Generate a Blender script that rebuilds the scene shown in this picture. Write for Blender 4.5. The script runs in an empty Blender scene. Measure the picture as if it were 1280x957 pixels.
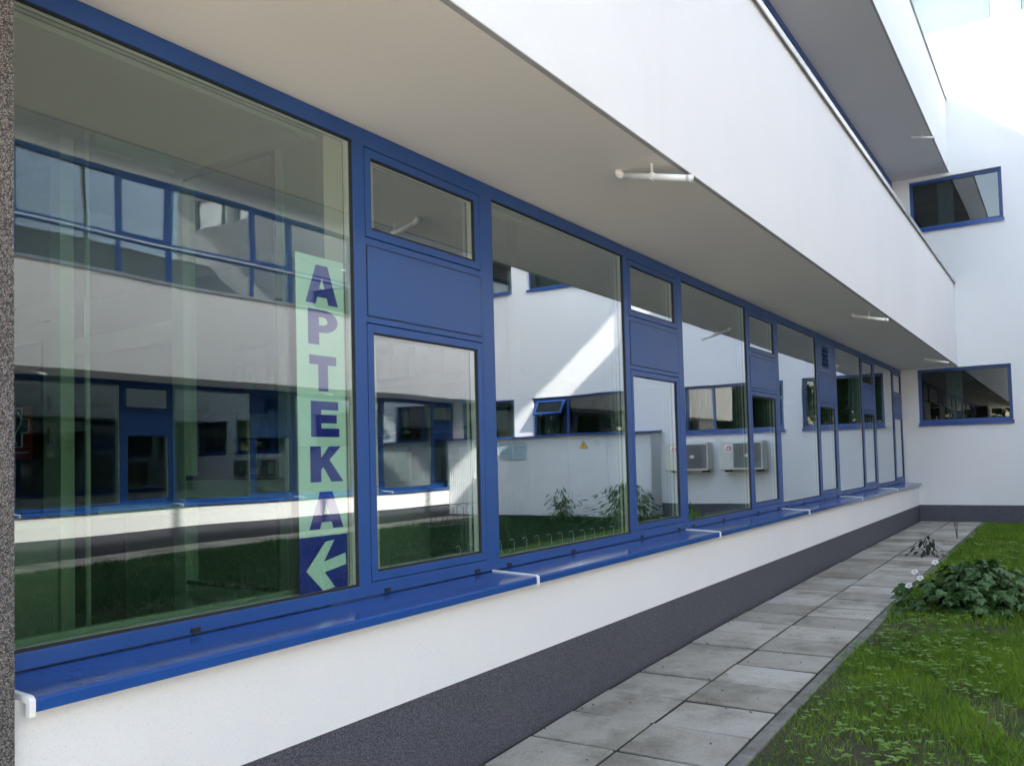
import bpy, math, random
import numpy as np
from mathutils import Vector, Matrix
random.seed(7); rng = np.random.default_rng(7)
scene = bpy.context.scene
col = scene.collection
H = 1.4            # eye height; heights below are written relative to the eye
R = math.radians
YE = 16.65         # plane of the end building
XO = 10.1          # window plane of the opposite wing

# ------------------------------------------------------------------ materials
def nt(name):
    m = bpy.data.materials.new(name); m.use_nodes = True
    t = m.node_tree; t.nodes.clear()
    out = t.nodes.new('ShaderNodeOutputMaterial')
    return m, t, out
def N(t, typ, **kw):
    n = t.nodes.new(typ)
    for k, v in kw.items():
        if k in n.inputs.keys() if isinstance(k, str) else False: n.inputs[k].default_value = v
        else: setattr(n, k, v)
    return n
def ramp(t, fac, stops):
    r = t.nodes.new('ShaderNodeValToRGB')
    e = r.color_ramp.elements
    while len(e) < len(stops): e.new(0.5)
    for el, (p, c) in zip(e, stops): el.position = p; el.color = (*c, 1)
    t.links.new(fac, r.inputs[0]); return r.outputs[0]
def coord(t, kind='Object', scale=(1,1,1)):
    tc = t.nodes.new('ShaderNodeTexCoord'); mp = t.nodes.new('ShaderNodeMapping')
    mp.inputs['Scale'].default_value = scale
    t.links.new(tc.outputs[kind], mp.inputs[0]); return mp.outputs[0]
def noise(t, co, scale, detail=3, rough=.55):
    n = t.nodes.new('ShaderNodeTexNoise'); n.inputs['Scale'].default_value = scale
    n.inputs['Detail'].default_value = detail; n.inputs['Roughness'].default_value = rough
    t.links.new(co, n.inputs['Vector']); return n.outputs['Fac']
def mixc(t, fac, a, b, mode='MIX'):
    m = t.nodes.new('ShaderNodeMix'); m.data_type = 'RGBA'; m.blend_type = mode
    for s, v in ((m.inputs[0], fac), (m.inputs[6], a), (m.inputs[7], b)):
        if isinstance(v, (int, float)): s.default_value = v
        elif isinstance(v, tuple): s.default_value = (*v, 1)
        else: t.links.new(v, s)
    return m.outputs[2]
def bump(t, h, dist, strength=1):
    b = t.nodes.new('ShaderNodeBump'); b.inputs['Distance'].default_value = dist; b.inputs['Strength'].default_value = strength
    t.links.new(h, b.inputs['Height']); return b.outputs[0]
def pbsdf(t, out, color, rough=.6, metal=0, normal=None, spec=.5, coat=0, trans=None):
    p = t.nodes.new('ShaderNodeBsdfPrincipled')
    if isinstance(color, tuple): p.inputs['Base Color'].default_value = (*color, 1)
    else: t.links.new(color, p.inputs['Base Color'])
    if isinstance(rough, (int, float)): p.inputs['Roughness'].default_value = rough
    else: t.links.new(rough, p.inputs['Roughness'])
    p.inputs['Metallic'].default_value = metal
    p.inputs['Specular IOR Level'].default_value = spec
    p.inputs['Coat Weight'].default_value = coat
    if normal: t.links.new(normal, p.inputs['Normal'])
    t.links.new(p.outputs[0], out.inputs[0]); return p
def plain(name, c, rough=.5, metal=0, var=.12, scale=8, bs=0, bd=0, coat=0, spec=.5):
    m, t, o = nt(name); co = coord(t)
    n = noise(t, co, scale, 4)
    c1 = tuple(x*(1-var) for x in c); c2 = tuple(min(1, x*(1+var)) for x in c)
    cc = ramp(t, n, [(.3, c1), (.7, c2)])
    nm = bump(t, noise(t, co, bs, 2), bd) if bs else None
    pbsdf(t, o, cc, rough, metal, nm, spec, coat); return m
def render_plaster(name, c, grain=160, bd=.0026, dirt=(.66,.64,.60), amount=.14):
    m, t, o = nt(name); co = coord(t)
    big = noise(t, co, .7, 5, .6)
    base = ramp(t, big, [(.3, tuple(x*.95 for x in c)), (.7, c)])
    streak = noise(t, coord(t, 'Object', (3.5, 3.5, .35)), 1.0, 5, .65)
    sm = ramp(t, streak, [(.56, (0,0,0)), (.80, (1,1,1))])
    mm = t.nodes.new('ShaderNodeMath'); mm.operation = 'MULTIPLY'; mm.inputs[1].default_value = amount
    t.links.new(sm, mm.inputs[0])
    base = mixc(t, mm.outputs[0], base, dirt)
    g = noise(t, co, grain, 2, .7)
    pit = ramp(t, g, [(.28, tuple(x*.72 for x in (1,1,1))), (.40, (1,1,1))])
    base = mixc(t, .6, base, pit, 'MULTIPLY')
    pbsdf(t, o, base, .92, 0, bump(t, g, bd), .2); return m
def mosaic(name, a, b, c, scale=420):
    m, t, o = nt(name); co = coord(t)
    v = t.nodes.new('ShaderNodeTexVoronoi'); v.inputs['Scale'].default_value = scale
    t.links.new(co, v.inputs['Vector'])
    sep = t.nodes.new('ShaderNodeSeparateColor'); t.links.new(v.outputs['Color'], sep.inputs[0])
    cc = ramp(t, sep.outputs[0], [(0, a), (.45, b), (.8, tuple((x+y)/2 for x, y in zip(b, c))), (1, c)])
    big = noise(t, co, 2.2, 4)
    cc = mixc(t, .5, cc, ramp(t, big, [(.3, (.75,.75,.75)), (.7, (1,1,1))]), 'MULTIPLY')
    pbsdf(t, o, cc, .45, 0, bump(t, v.outputs['Distance'], .002), .5); return m
def blue_metal(name, c=(.017,.072,.255), rough=.34):
    m, t, o = nt(name); co = coord(t)
    n = noise(t, co, 2.5, 5, .6)
    cc = ramp(t, n, [(.3, tuple(x*.9 for x in c)), (.72, tuple(x*1.08 for x in c))])
    d = noise(t, co, 60, 3, .7)
    dust = ramp(t, d, [(.62, (0,0,0)), (.85, (.35,.35,.35))])
    cc = mixc(t, dust, cc, (.20,.22,.27))
    rr = ramp(t, n, [(.3, (rough*.85,)*3), (.7, (rough*1.25,)*3)])
    pbsdf(t, o, cc, rr, 0, bump(t, noise(t, co, 5, 2), .0006), .5); return m
def glass_mat(name, tint, base, power, wob=.0012, gain=None, refl=(.93,.98,.97)):
    """coated insulating glass: reflectance rises from `base` head-on to 1 at grazing"""
    m, t, o = nt(name); co = t.nodes.new('ShaderNodeNewGeometry').outputs['Position']
    lw = t.nodes.new('ShaderNodeLayerWeight'); lw.inputs['Blend'].default_value = .5
    pw = t.nodes.new('ShaderNodeMath'); pw.operation = 'POWER'; pw.inputs[1].default_value = power
    t.links.new(lw.outputs['Facing'], pw.inputs[0])
    mr = t.nodes.new('ShaderNodeMapRange'); mr.inputs['To Min'].default_value = base; mr.inputs['To Max'].default_value = 1
    t.links.new(pw.outputs[0], mr.inputs['Value'])
    gl = t.nodes.new('ShaderNodeBsdfGlossy'); gl.inputs['Roughness'].default_value = 0.004
    gl.inputs['Color'].default_value = (*refl, 1)
    t.links.new(bump(t, noise(t, co, 1.3, 1, .4), wob), gl.inputs['Normal'])
    tr = t.nodes.new('ShaderNodeBsdfTransparent'); tr.inputs['Color'].default_value = (*tint, 1)
    mx = t.nodes.new('ShaderNodeMixShader')
    t.links.new(mr.outputs[0], mx.inputs[0]); t.links.new(tr.outputs[0], mx.inputs[1]); t.links.new(gl.outputs[0], mx.inputs[2])
    t.links.new(mx.outputs[0], o.inputs[0]); return m
def clear_mat(name, c=(.93,.97,.94)):
    m, t, o = nt(name)
    tr = t.nodes.new('ShaderNodeBsdfTransparent'); tr.inputs['Color'].default_value = (*c, 1)
    t.links.new(tr.outputs[0], o.inputs[0])
    return m
def leaf_mat(name, a, b, rough=.45, spec=.4, yellow=None):
    m, t, o = nt(name); co = coord(t)
    n = noise(t, co, 3.5, 4, .6); n2 = noise(t, co, 60, 2)
    cc = ramp(t, n, [(.32, a), (.68, b)])
    if yellow: cc = mixc(t, ramp(t, n2, [(.55, (0,0,0)), (.75, (.6,.6,.6))]), cc, yellow)
    p = pbsdf(t, o, cc, rough, 0, None, spec)
    tl = t.nodes.new('ShaderNodeBsdfTranslucent'); t.links.new(cc, tl.inputs[0])
    mx = t.nodes.new('ShaderNodeMixShader'); mx.inputs[0].default_value = .22
    t.links.new(p.outputs[0], mx.inputs[1]); t.links.new(tl.outputs[0], mx.inputs[2]); t.links.new(mx.outputs[0], o.inputs[0])
    return m
def concrete_slab():
    m, t, o = nt('concrete_slabs'); co = coord(t)
    v = t.nodes.new('ShaderNodeTexWhiteNoise'); v.noise_dimensions = '2D'
    sn = t.nodes.new('ShaderNodeVectorMath'); sn.operation = 'SNAP'; sn.inputs[1].default_value = (.5,.42,10)
    ad = t.nodes.new('ShaderNodeVectorMath'); ad.operation = 'ADD'; ad.inputs[1].default_value = (-.19,-.21,0)
    t.links.new(co, ad.inputs[0]); t.links.new(ad.outputs[0], sn.inputs[0]); t.links.new(sn.outputs[0], v.inputs['Vector'])
    tone = ramp(t, v.outputs['Value'], [(0, (.37,.345,.30)), (.5, (.47,.45,.405)), (1, (.56,.54,.495))])
    n = noise(t, co, 2.2, 6, .65)
    st = ramp(t, n, [(.34, (.50,.47,.41)), (.50, (.9,.88,.84)), (.62, (1,1,1))])
    cc = mixc(t, .9, tone, st, 'MULTIPLY')
    g = noise(t, co, 90, 3, .7)
    cc = mixc(t, .55, cc, ramp(t, g, [(.3, (.62,.62,.60)), (.6, (1,1,1))]), 'MULTIPLY')
    w = t.nodes.new('ShaderNodeTexWave'); w.bands_direction = 'Y'; w.inputs['Scale'].default_value = 13
    w.inputs['Distortion'].default_value = .6; w.inputs['Detail'].default_value = 1
    t.links.new(co, w.inputs['Vector'])
    rn = ramp(t, noise(t, co, 1.4, 4), [(.40, (.15,)*3), (.60, (1,)*3)])
    mu = t.nodes.new('ShaderNodeMath'); mu.operation = 'MULTIPLY'; t.links.new(w.outputs['Fac'], mu.inputs[0]); t.links.new(rn, mu.inputs[1])
    su = t.nodes.new('ShaderNodeMath'); su.operation = 'ADD'; t.links.new(mu.outputs[0], su.inputs[0]); t.links.new(g, su.inputs[1])
    cc = mixc(t, .42, cc, ramp(t, mu.outputs[0], [(.2, (1,1,1)), (.9, (.72,.71,.66))]), 'MULTIPLY')
    pbsdf(t, o, cc, .88, 0, bump(t, su.outputs[0], .004), .3); return m
def soil_mat():
    m, t, o = nt('soil'); co = coord(t)
    n = noise(t, co, 1.3, 6, .65); g = noise(t, co, 45, 5, .75)
    a = ramp(t, n, [(.35, (.028,.048,.014)), (.6, (.075,.080,.036))])
    b = ramp(t, g, [(.35, (.035,.030,.022)), (.7, (.14,.125,.095))])
    cc = mixc(t, .38, a, b)
    pbsdf(t, o, cc, .95, 0, bump(t, g, .012), .2); return m

M = {}
M['white'] = render_plaster('white_render', (.80,.80,.80))
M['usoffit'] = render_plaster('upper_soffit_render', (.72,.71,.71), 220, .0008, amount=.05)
M['soffit'] = render_plaster('bounce_warmed_soffit_render', (.86,.81,.73), 220, .0008, amount=.06)  # warm bounce light put into the base colour of the lower soffit
M['plinth'] = mosaic('grey_mosaic_plaster', (.010,.010,.015), (.042,.042,.057), (.24,.24,.29), 400)
M['pilaster'] = mosaic('brown_grey_mosaic_plaster', (.009,.008,.008), (.046,.039,.038), (.36,.34,.32), 400)
M['blue'] = blue_metal('blue_aluminium')
M['sill'] = blue_metal('blue_sill_sheet', (.018,.075,.29), .13)
M['panel'] = blue_metal('blue_infill_panel', (.022,.078,.255), .38)
M['glass'] = glass_mat('coated_window_glass', (.84,.93,.87), .085, 1.12, refl=(.90,.935,1))
M['glass_in'] = glass_mat('inner_window_glass', (.66,.76,.67), .05, 1.3, .0009, refl=(.88,.95,1))
M['glass_far'] = glass_mat('dark_window_glass', (.30,.40,.45), .11, 1.9, .0012)
M['clear'] = clear_mat('clear_glass')
M['rubber'] = plain('black_gasket', (.012,.012,.012), .6)
M['alu'] = plain('aluminium_spacer', (.93,.92,.88), .3, .45, .06, 30)
M['coping'] = plain('zinc_coping', (.55,.56,.58), .3, .85, .1, 3)
M['whitepl'] = plain('white_plastic', (.80,.80,.79), .35, 0, .03)
M['pipe'] = plain('white_pipe_plastic', (.80,.80,.78), .35, 0, .06, 14)
M['slab'] = concrete_slab()
M['kerb'] = plain('kerb_concrete', (.17,.165,.145), .9, 0, .35, 9, 60, .004)
M['soil'] = soil_mat()
M['dirt'] = plain('joint_dirt', (.026,.028,.016), .95, 0, .4, 30, 80, .004)
M['asphalt'] = plain('ground_paving', (.56,.515,.44), .9, 0, .25, 2, 60, .003)
M['grass'] = leaf_mat('grass_blades', (.076,.170,.013), (.20,.33,.030), .5, .2, (.30,.32,.07))
M['grass_far'] = leaf_mat('darkened_grass_blades', (.018,.060,.020), (.045,.105,.035), .6, .2)  # copy of the grass with shade in its colour, to darken its reflection
M['dry'] = leaf_mat('dry_grass', (.12,.10,.045), (.17,.15,.08), .7, .2)
M['weed'] = leaf_mat('weed_leaves', (.10,.21,.030), (.20,.34,.06), .5, .3)
M['bush'] = leaf_mat('shrub_leaves', (.026,.072,.016), (.080,.165,.040), .38, .45)
M['bushdark'] = leaf_mat('dark_narrow_leaves', (.018,.026,.022), (.045,.055,.04), .5, .4)
M['stem'] = plain('green_stem', (.06,.09,.03), .7)
M['petal'] = leaf_mat('white_petals', (.78,.76,.76), (.85,.83,.83), .6, .2)
M['pollen'] = plain('yellow_flower_centre', (.6,.42,.06), .8)
M['ceil'] = plain('room_ceiling_paint', (.50,.54,.47), .9, 0, .03, 2)
M['roomwall'] = plain('room_wall_paint', (.30,.32,.30), .9, 0, .08, 2)
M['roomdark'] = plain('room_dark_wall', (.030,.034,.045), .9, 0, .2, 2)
M['roomfloor'] = plain('room_floor_vinyl', (.10,.16,.10), .4, 0, .1, 3)
M['pframe'] = plain('partition_white_profile', (.46,.50,.44), .4, 0, .04)
M['column'] = plain('beige_column_paint', (.42,.40,.34), .8, 0, .06, 3)
M['mint'] = plain('mint_film', (.58,.77,.66), .5, 0, .03, 3)
M['letter'] = plain('blue_lettering_film', (.012,.018,.30), .4, 0, .05)
M['red'] = plain('red_film', (.45,.02,.02), .5, 0, .08)
M['navy'] = plain('navy_film', (.02,.03,.16), .5)
M['yellow'] = plain('yellow_sign_paint', (.75,.50,.03), .5)
M['black'] = plain('black_paint', (.012,.012,.012), .5)
M['acbody'] = plain('beige_casing', (.60,.59,.54), .45, 0, .06, 5)
M['acdark'] = plain('dark_grille', (.14,.15,.145), .55, 0, .15)
M['shed'] = plain('white_cabinet_sheet', (.68,.71,.72), .45, 0, .05, 2)
M['shedgrille'] = plain('pale_blue_louvre', (.38,.52,.58), .5, 0, .06)
M['cardboard'] = plain('yellow_carton', (.42,.38,.12), .8, 0, .1)
M['counter'] = plain('grey_counter_board', (.30,.33,.28), .6, 0, .05)
M['shelf'] = plain('dark_shelf_board', (.05,.06,.06), .5)
M['jar'] = plain('green_pack', (.08,.20,.14), .4, 0, .2, 20)
M['redpack'] = plain('red_pack', (.30,.05,.06), .5)
M['curtain'] = plain('grey_curtain_cloth', (.40,.40,.36), .9, 0, .1, 12)
M['concrete_roof'] = plain('roof_felt', (.10,.10,.105), .9, 0, .2, 3)
M['screen'] = plain('sun_blocker_grey', (.35,.36,.38), .6, 0, .1, 1)  # surface of the added sun-blocking panel
M['crown'] = leaf_mat('tree_crown_leaves', (.020,.045,.016), (.045,.085,.030), .6, .2)
M['edge'] = plain('grey_drip_profile', (.40,.39,.37), .6)
M['bark'] = plain('bark', (.08,.06,.045), .9, 0, .3, 12)
M['stake'] = plain('galvanised_wire', (.55,.56,.55), .4, .6)

# ------------------------------------------------------------------ mesh builder
class MB:
    def __init__(s): s.v = []; s.f = []; s.m = []
    def add(s, vs, fs, mi=0):
        b = len(s.v); s.v += [tuple(p) for p in vs]
        s.f += [tuple(b+i for i in f) for f in fs]; s.m += [mi]*len(fs)
    def box(s, x0, x1, y0, y1, z0, z1, mi=0):
        vs = [(x,y,z) for z in (z0,z1) for y in (y0,y1) for x in (x0,x1)]
        s.add(vs, [(0,2,3,1),(4,5,7,6),(0,1,5,4),(2,6,7,3),(0,4,6,2),(1,3,7,5)], mi); return s
    def prism(s, poly, axis, a, b, mi=0):
        """poly of 2-D points extruded along axis from a to b"""
        def P(u, v, w): return {'x': (w,u,v), 'y': (u,w,v), 'z': (u,v,w)}[axis]
        n = len(poly)
        vs = [P(u,v,a) for u,v in poly] + [P(u,v,b) for u,v in poly]
        s.add(vs, [tuple(range(n))[::-1], tuple(range(n,2*n))] + [(i,(i+1)%n,n+(i+1)%n,n+i) for i in range(n)], mi); return s
    def tube(s, pts, r, n=10, mi=0, r1=None, cap=True):
        pts = [Vector(p) for p in pts]; k = len(pts); rings = []
        for i, p in enumerate(pts):
            d = (pts[min(i+1,k-1)]-pts[max(i-1,0)]).normalized()
            a = d.cross(Vector((0,0,1)) if abs(d.z) < .9 else Vector((1,0,0))).normalized(); b = d.cross(a)
            rr = r if r1 is None else r+(r1-r)*i/(k-1)
            rings.append([p+a*rr*math.cos(2*math.pi*j/n)+b*rr*math.sin(2*math.pi*j/n) for j in range(n)])
        vs = [q for ring in rings for q in ring]; fs = []
        for i in range(k-1):
            for j in range(n): fs.append((i*n+j, i*n+(j+1)%n, (i+1)*n+(j+1)%n, (i+1)*n+j))
        if cap: fs += [tuple(range(n))[::-1], tuple(range((k-1)*n, k*n))]
        s.add(vs, fs, mi); return s
    def plate(s, axis, w0, w1, u0, u1, v0, v1, holes=(), mi=0):
        """sheet spanning u,v with rectangular holes, thickness w0..w1 (axis 'x': u=y v=z; 'y': u=x v=z; 'z': u=x v=y)"""
        def P(u, v, w): return {'x': (w,u,v), 'y': (u,w,v), 'z': (u,v,w)}[axis]
        us = sorted({u0,u1,*[h[0] for h in holes],*[h[1] for h in holes]}); us = [u for u in us if u0-1e-6 <= u <= u1+1e-6]
        vz = sorted({v0,v1,*[h[2] for h in holes],*[h[3] for h in holes]}); vz = [v for v in vz if v0-1e-6 <= v <= v1+1e-6]
        def solid(i, j):
            if i < 0 or j < 0 or i >= len(us)-1 or j >= len(vz)-1: return False
            cu = (us[i]+us[i+1])/2; cv = (vz[j]+vz[j+1])/2
            return not any(h[0] < cu < h[1] and h[2] < cv < h[3] for h in holes)
        idx = {}; vs = []; fs = []
        def V(i, j, k):
            key = (i,j,k)
            if key not in idx: idx[key] = len(vs); vs.append(P(us[i], vz[j], w1 if k else w0))
            return idx[key]
        for i in range(len(us)-1):
            for j in range(len(vz)-1):
                if not solid(i,j): continue
                fs.append((V(i,j,1),V(i+1,j,1),V(i+1,j+1,1),V(i,j+1,1)))
                fs.append((V(i,j,0),V(i,j+1,0),V(i+1,j+1,0),V(i+1,j,0)))
                if not solid(i-1,j): fs.append((V(i,j,0),V(i,j,1),V(i,j+1,1),V(i,j+1,0)))
                if not solid(i+1,j): fs.append((V(i+1,j,1),V(i+1,j,0),V(i+1,j+1,0),V(i+1,j+1,1)))
                if not solid(i,j-1): fs.append((V(i,j,0),V(i+1,j,0),V(i+1,j,1),V(i,j,1)))
                if not solid(i,j+1): fs.append((V(i,j+1,1),V(i+1,j+1,1),V(i+1,j+1,0),V(i,j+1,0)))
        s.add(vs, fs, mi); return s
    def ring(s, axis, w0, w1, u0, u1, v0, v1, t, mi=0, tb=None):
        tb = t if tb is None else tb
        return s.plate(axis, w0, w1, u0, u1, v0, v1, [(u0+t, u1-t, v0+tb, v1-t)], mi)
    def build(s, name, mats, parent=None, bevel=0, smooth=False, loc=None):
        me = bpy.data.meshes.new(name); me.from_pydata(s.v, [], s.f)
        mats = mats if isinstance(mats, (list, tuple)) else [mats]
        for m in mats: me.materials.append(m)
        me.polygons.foreach_set('material_index', s.m)
        if smooth: me.polygons.foreach_set('use_smooth', [True]*len(s.f))
        me.update()
        o = bpy.data.objects.new(name, me); col.objects.link(o)
        if parent: o.parent = parent
        if loc: o.location = loc
        if bevel:
            b = o.modifiers.new('edge', 'BEVEL'); b.width = bevel; b.segments = 2; b.limit_method = 'ANGLE'; b.angle_limit = R(50)
            b.harden_normals = False
        return o
def tag(o, label=None, cat=None, group=None, kind=None):
    if label: o['label'] = label
    if cat: o['category'] = cat
    if group: o['group'] = group
    if kind: o['kind'] = kind
    return o
def empty(name, loc, rz=0, label=None, cat=None, group=None):
    o = bpy.data.objects.new(name, None); col.objects.link(o); o.location = loc; o.rotation_euler = (0,0,rz)
    o.empty_display_size = .2
    return tag(o, label, cat, group)
def copy_tree(o, parent=None):
    c = o.copy(); col.objects.link(c)
    c.parent = parent
    for ch in list(o.children): copy_tree(ch, c)
    return c
def gz(y):
    y = max(y, 1.8)
    return H - 1.265 - .108*math.exp(-(y-3.2)/2.9)

# ------------------------------------------------------------------ the two ribbon-window wings
Y0, Y1 = -1.2, YE
PITCH = 2.622
# rel z of the lower ribbon
FB, FT = -.555, 1.455
def lower_window(parent, vent=False, last=False):
    """one bay, local y from 0 = left edge of the big pane; frame spans -0.10 .. PITCH-0.10"""
    yb0, yb1 = 0.0, 1.580
    n0, n1 = 1.655, 2.504
    yend = (PITCH-.10) if not last else 2.475
    if last: n1 = 2.44
    holes = [(yb0, yb1, -.505, 1.385), (n0-.004, n1+.004, .981, 1.379), (n0-.004, n1+.004, -.499, .612)]
    f = MB().plate('x', -.075, 0, -.0999, yend-.0001, FB, FT, holes).build('window', M['blue'], parent, .002)
    # shallow infill panel with a shadow gap
    MB().ring('x', -.002, .0022, n0, n1, .608+.03, .95, .0035).build('groove', M['rubber'], f)
    MB().box(-.001, .004, n0+.0045, n1-.0045, .6425, .9455).build('panel', M['panel'], f, .0015)
    def glazing(a, b, c, d, back=-.012):
        MB().ring('x', back-.004, back+.008, a+.0004, b-.0004, c+.0004, d-.0004, .006, tb=.009).build('gasket', M['rubber'], f)
        p = MB(); p.box(back-.004, back, a+.0055, b-.0055, c+.0085, d-.0055, 0)
        p.m = [1,1,1,1,1,0]
        p.build('pane', [M['glass'], M['clear']], f)
        for q0, q1, nm in ((.0045,.022,'spacer'), (.0225,.0275,'gasket'), (.0325,.050,'spacer'), (.0505,.056,'gasket')):
            MB().plate('x', back-q1, back-q0, a+.002, b-.002, c+.002, d-.002, [(a+.022, b-.022, c+.009, d-.008)]).build(nm, M['alu'] if nm == 'spacer' else M['rubber'], f)
        p = MB(); p.box(back-.032, back-.028, a+.0055, b-.0055, c+.0085, d-.0055, 0); p.m = [1,1,1,1,1,0]
        p.build('inner_pane', [M['glass_in'], M['clear']], f)
    glazing(*holes[0])
    MB().ring('x', -.105, -.0755, yb0-.02, yb1+.02, -.525, 1.405, .044).build('inner_frame', M['pframe'], f)
    for k, (a, b, c, d) in enumerate([(n0, n1, .985, 1.375), (n0, n1, -.495, .608)]):
        if vent and k == 0:
            MB().plate('x', -.06, .001, a, b, c, d, [(a+.22, a+.56, c+.07, d-.06)]).build('sash', M['blue'], f, .002)
            g = MB(); z = c+.08
            for i in range(5):
                g.prism([(-.045, z+.05), (-.001, z), (.003, z+.006), (-.041, z+.056)], 'y', a+.221, a+.559); z += .055
            g.build('vent_grille', M['blue'], f)
            MB().box(-.075, -.06, a+.2, a+.58, c+.05, d-.04).build('duct', M['black'], f)
            continue
        w = .037
        MB().plate('x', -.07, .001, a, b, c, d, [(a+w, b-w, c+w, d-w)]).build('sash', M['blue'], f, .002)
        glazing(a+w, b-w, c+w, d-w)
    # black drain caps on the bottom rail
    for y in (.085, .78, 1.75, 2.42):
        MB().box(.0002, .007, y-.018, y+.018, -.550, -.534).build('drain_cap', M['rubber'], f, .001)
    return f
U0, U1 = 2.96, 4.88
def upper_window(parent):
    holes = [(0.0, 1.58, 3.84, 4.80), (0.0, 1.58, 3.02, 3.72), (1.655, 2.504, 3.84, 4.80), (1.655, 2.504, 3.02, 3.72)]
    f = MB().plate('x', -.075, 0, -.0999, PITCH-.1001, U0, U1, holes).build('window', M['blue'], parent, .002)
    for a, b in ((0.0, 1.58), (1.655, 2.504)):
        p = MB(); p.box(-.02, -.014, a+.001, b-.001, 3.021, 3.719, 0); p.m = [1,1,1,1,1,0]
        p.build('pane', [M['glass'], M['clear']], f)
        p = MB(); p.box(-.02, -.014, a+.001, b-.001, 3.841, 4.799, 0); p.m = [1,1,1,1,1,0]
        p.build('pane', [M['glass'], M['clear']], f)
        if a > 1: MB().ring('x', -.06, .002, a+.004, b-.004, 3.844, 4.796, .04).build('sash', M['blue'], f, .002)
    MB().box(0, .03, -.0999, PITCH-.1001, 3.755, 3.79).build('transom', M['coping'], f, .003)
    return f
def make_wing(root):
    B = lambda: MB()
    # wall under the ribbon, plinth
    B().box(-.30, .22, Y0, Y1-.001, -.957, FB-.022).build('wall', M['white'], root)
    B().box(-.30, .214, Y0, Y1-.001, -1.75, -.958).build('plinth', M['plinth'], root)
    B().box(-.30, .22, Y0, .951, FB-.021, 1.454).build('end_wall', M['white'], root)
    B().box(-.30, -.0, Y0, .951, 2.93, 4.88).build('upper_end_wall', M['white'], root)
    B().box(-.30, -.078, .96, Y1-.001, FB-.021, FB+.02).build('inner_sill', M['roomwall'], root)
    # soffits and fascias
    B().box(-.2, .899, Y0, Y1-.001, 1.456, 1.62).build('soffit', M['soffit'], root)
    B().box(.9, .925, Y0, Y1-.001, 1.4605, 2.93).build('fascia', M['white'], root)
    cp = B(); cp.box(.66, .955, Y0, Y1-.004, 2.931, 2.944); cp.box(.945, .955, Y0, Y1-.004, 2.895, 2.931)
    cp.build('coping', M['coping'], root, .002)
    B().box(-.2, .8995, Y0, Y1-.001, 1.621, 2.915).build('ledge', M['concrete_roof'], root)
    B().box(.899, .924, Y0, Y1-.002, 1.4565, 1.4600).build('drip_edge', M['edge'], root)
    B().box(-.2, .899, Y0, Y1-.001, 4.881, 5.05).build('upper_soffit', M['usoffit'], root)
    B().box(.899, .924, Y0, Y1-.002, 4.8795, 4.8865).build('upper_drip_edge', M['edge'], root)
    B().box(.90, .925, Y0, Y1-.001, 4.887, 6.19).build('upper_fascia', M['white'], root)
    cp = B(); cp.box(.62, .952, Y0, Y1-.004, 6.191, 6.206); cp.box(.943, .952, Y0, Y1-.004, 6.165, 6.191)
    cp.build('upper_coping', M['coping'], root, .002)
    B().box(.60, .88, Y0, Y1-.004, 6.2065, 6.24).build('coping_upstand', M['whitepl'], root)
    B().box(-9, .899, Y0, Y1-.001, 5.051, 6.15).build('roof', M['concrete_roof'], root)
    # storey bodies
    B().box(-9, -5.5, Y0, Y1-.001, -1.7, 5.05).build('back_wall', M['white'], root)
    B().box(-5.5, -.3, Y0, Y0+.25, -1.7, 5.05).build('gable_wall', M['white'], root)
    B().box(-5.499, -.3005, Y0+.251, Y1-.001, -1.6, -1.22).build('room_floor', M['roomfloor'], root)
    B().box(-5.499, -.2005, Y0+.251, Y1-.001, 1.47, 2.93).build('room_ceiling', M['ceil'], root)
    B().box(-.2, -.078, Y0+.251, Y1-.001, 1.40, 1.4555).build('window_head', M['ceil'], root)
    B().box(-5.499, -.3005, Y1-.12, Y1-.002, -1.219, 1.469).build('room_wall', M['roomwall'], root)
    B().box(-5.499, -.0805, Y1-.12, Y1-.002, 2.931, 5.049).build('upper_room_wall', M['roomwall'], root)
    B().box(-5.499, -.0805, Y0+.01, Y0+.25, 2.931, 5.049).build('upper_gable_wall', M['roomwall'], root)
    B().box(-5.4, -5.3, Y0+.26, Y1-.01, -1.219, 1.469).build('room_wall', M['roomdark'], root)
    B().box(-3.0, -2.95, Y0+.26, Y1-.01, 2.931, 5.05).build('upper_room_wall', M['roomwall'], root)
    for k in range(0, 6):
        f = lower_window(root, vent=(k == 3), last=(k == 5)) if k in (0, 3, 5) else copy_tree(make_wing.proto, root)
        if k == 0: make_wing.proto = f
        f.location = (0, 1.052+PITCH*k, 0)
        if k == 0:
            u = upper_window(root); make_wing.up = u
        else: u = copy_tree(make_wing.up, root)
        u.location = (0, 1.052+PITCH*k, 0)
        if k == 5:
            pass
    # sill sheets
    ends = [1.150, 3.606, 6.228, 8.850, 11.472, 14.094, 16.64]
    starts = [-4.2, -1.55] + ends[:-1]
    allb = ends
    first = None
    for a, b in zip(allb[:-1], allb[1:]):
        L = b-a
        s_ = MB().prism([(.001, FB-.004), (.262, FB-.016), (.270, FB-.022), (.270, FB-.052), (.262, FB-.052), (.262, FB-.026), (.001, FB-.014)], 'y', a+.0088, b-.0088)
        so = s_.build('window_sill', M['sill'], root, .0015)
        c = MB().prism([(-.0005, FB-.020), (-.0005, FB+.003), (.262, FB-.009), (.271, FB-.013), (.277, FB-.020), (.277, FB-.062), (.256, FB-.062), (.256, FB-.028)], 'y', a-.008, a+.0085)
        c.build('end_cap', M['whitepl'], so, .002)
    return root

left = empty('building_wing', (0,0,H), 0, 'long white near wing with blue ribbon windows above the paved path', 'building')
make_wing(left)
# dark mosaic pilaster at the near end of the ribbon
MB().box(-.02, .252, .15, 1.118, -1.72, 1.4545).build('pilaster', M['pilaster'], left)

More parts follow.
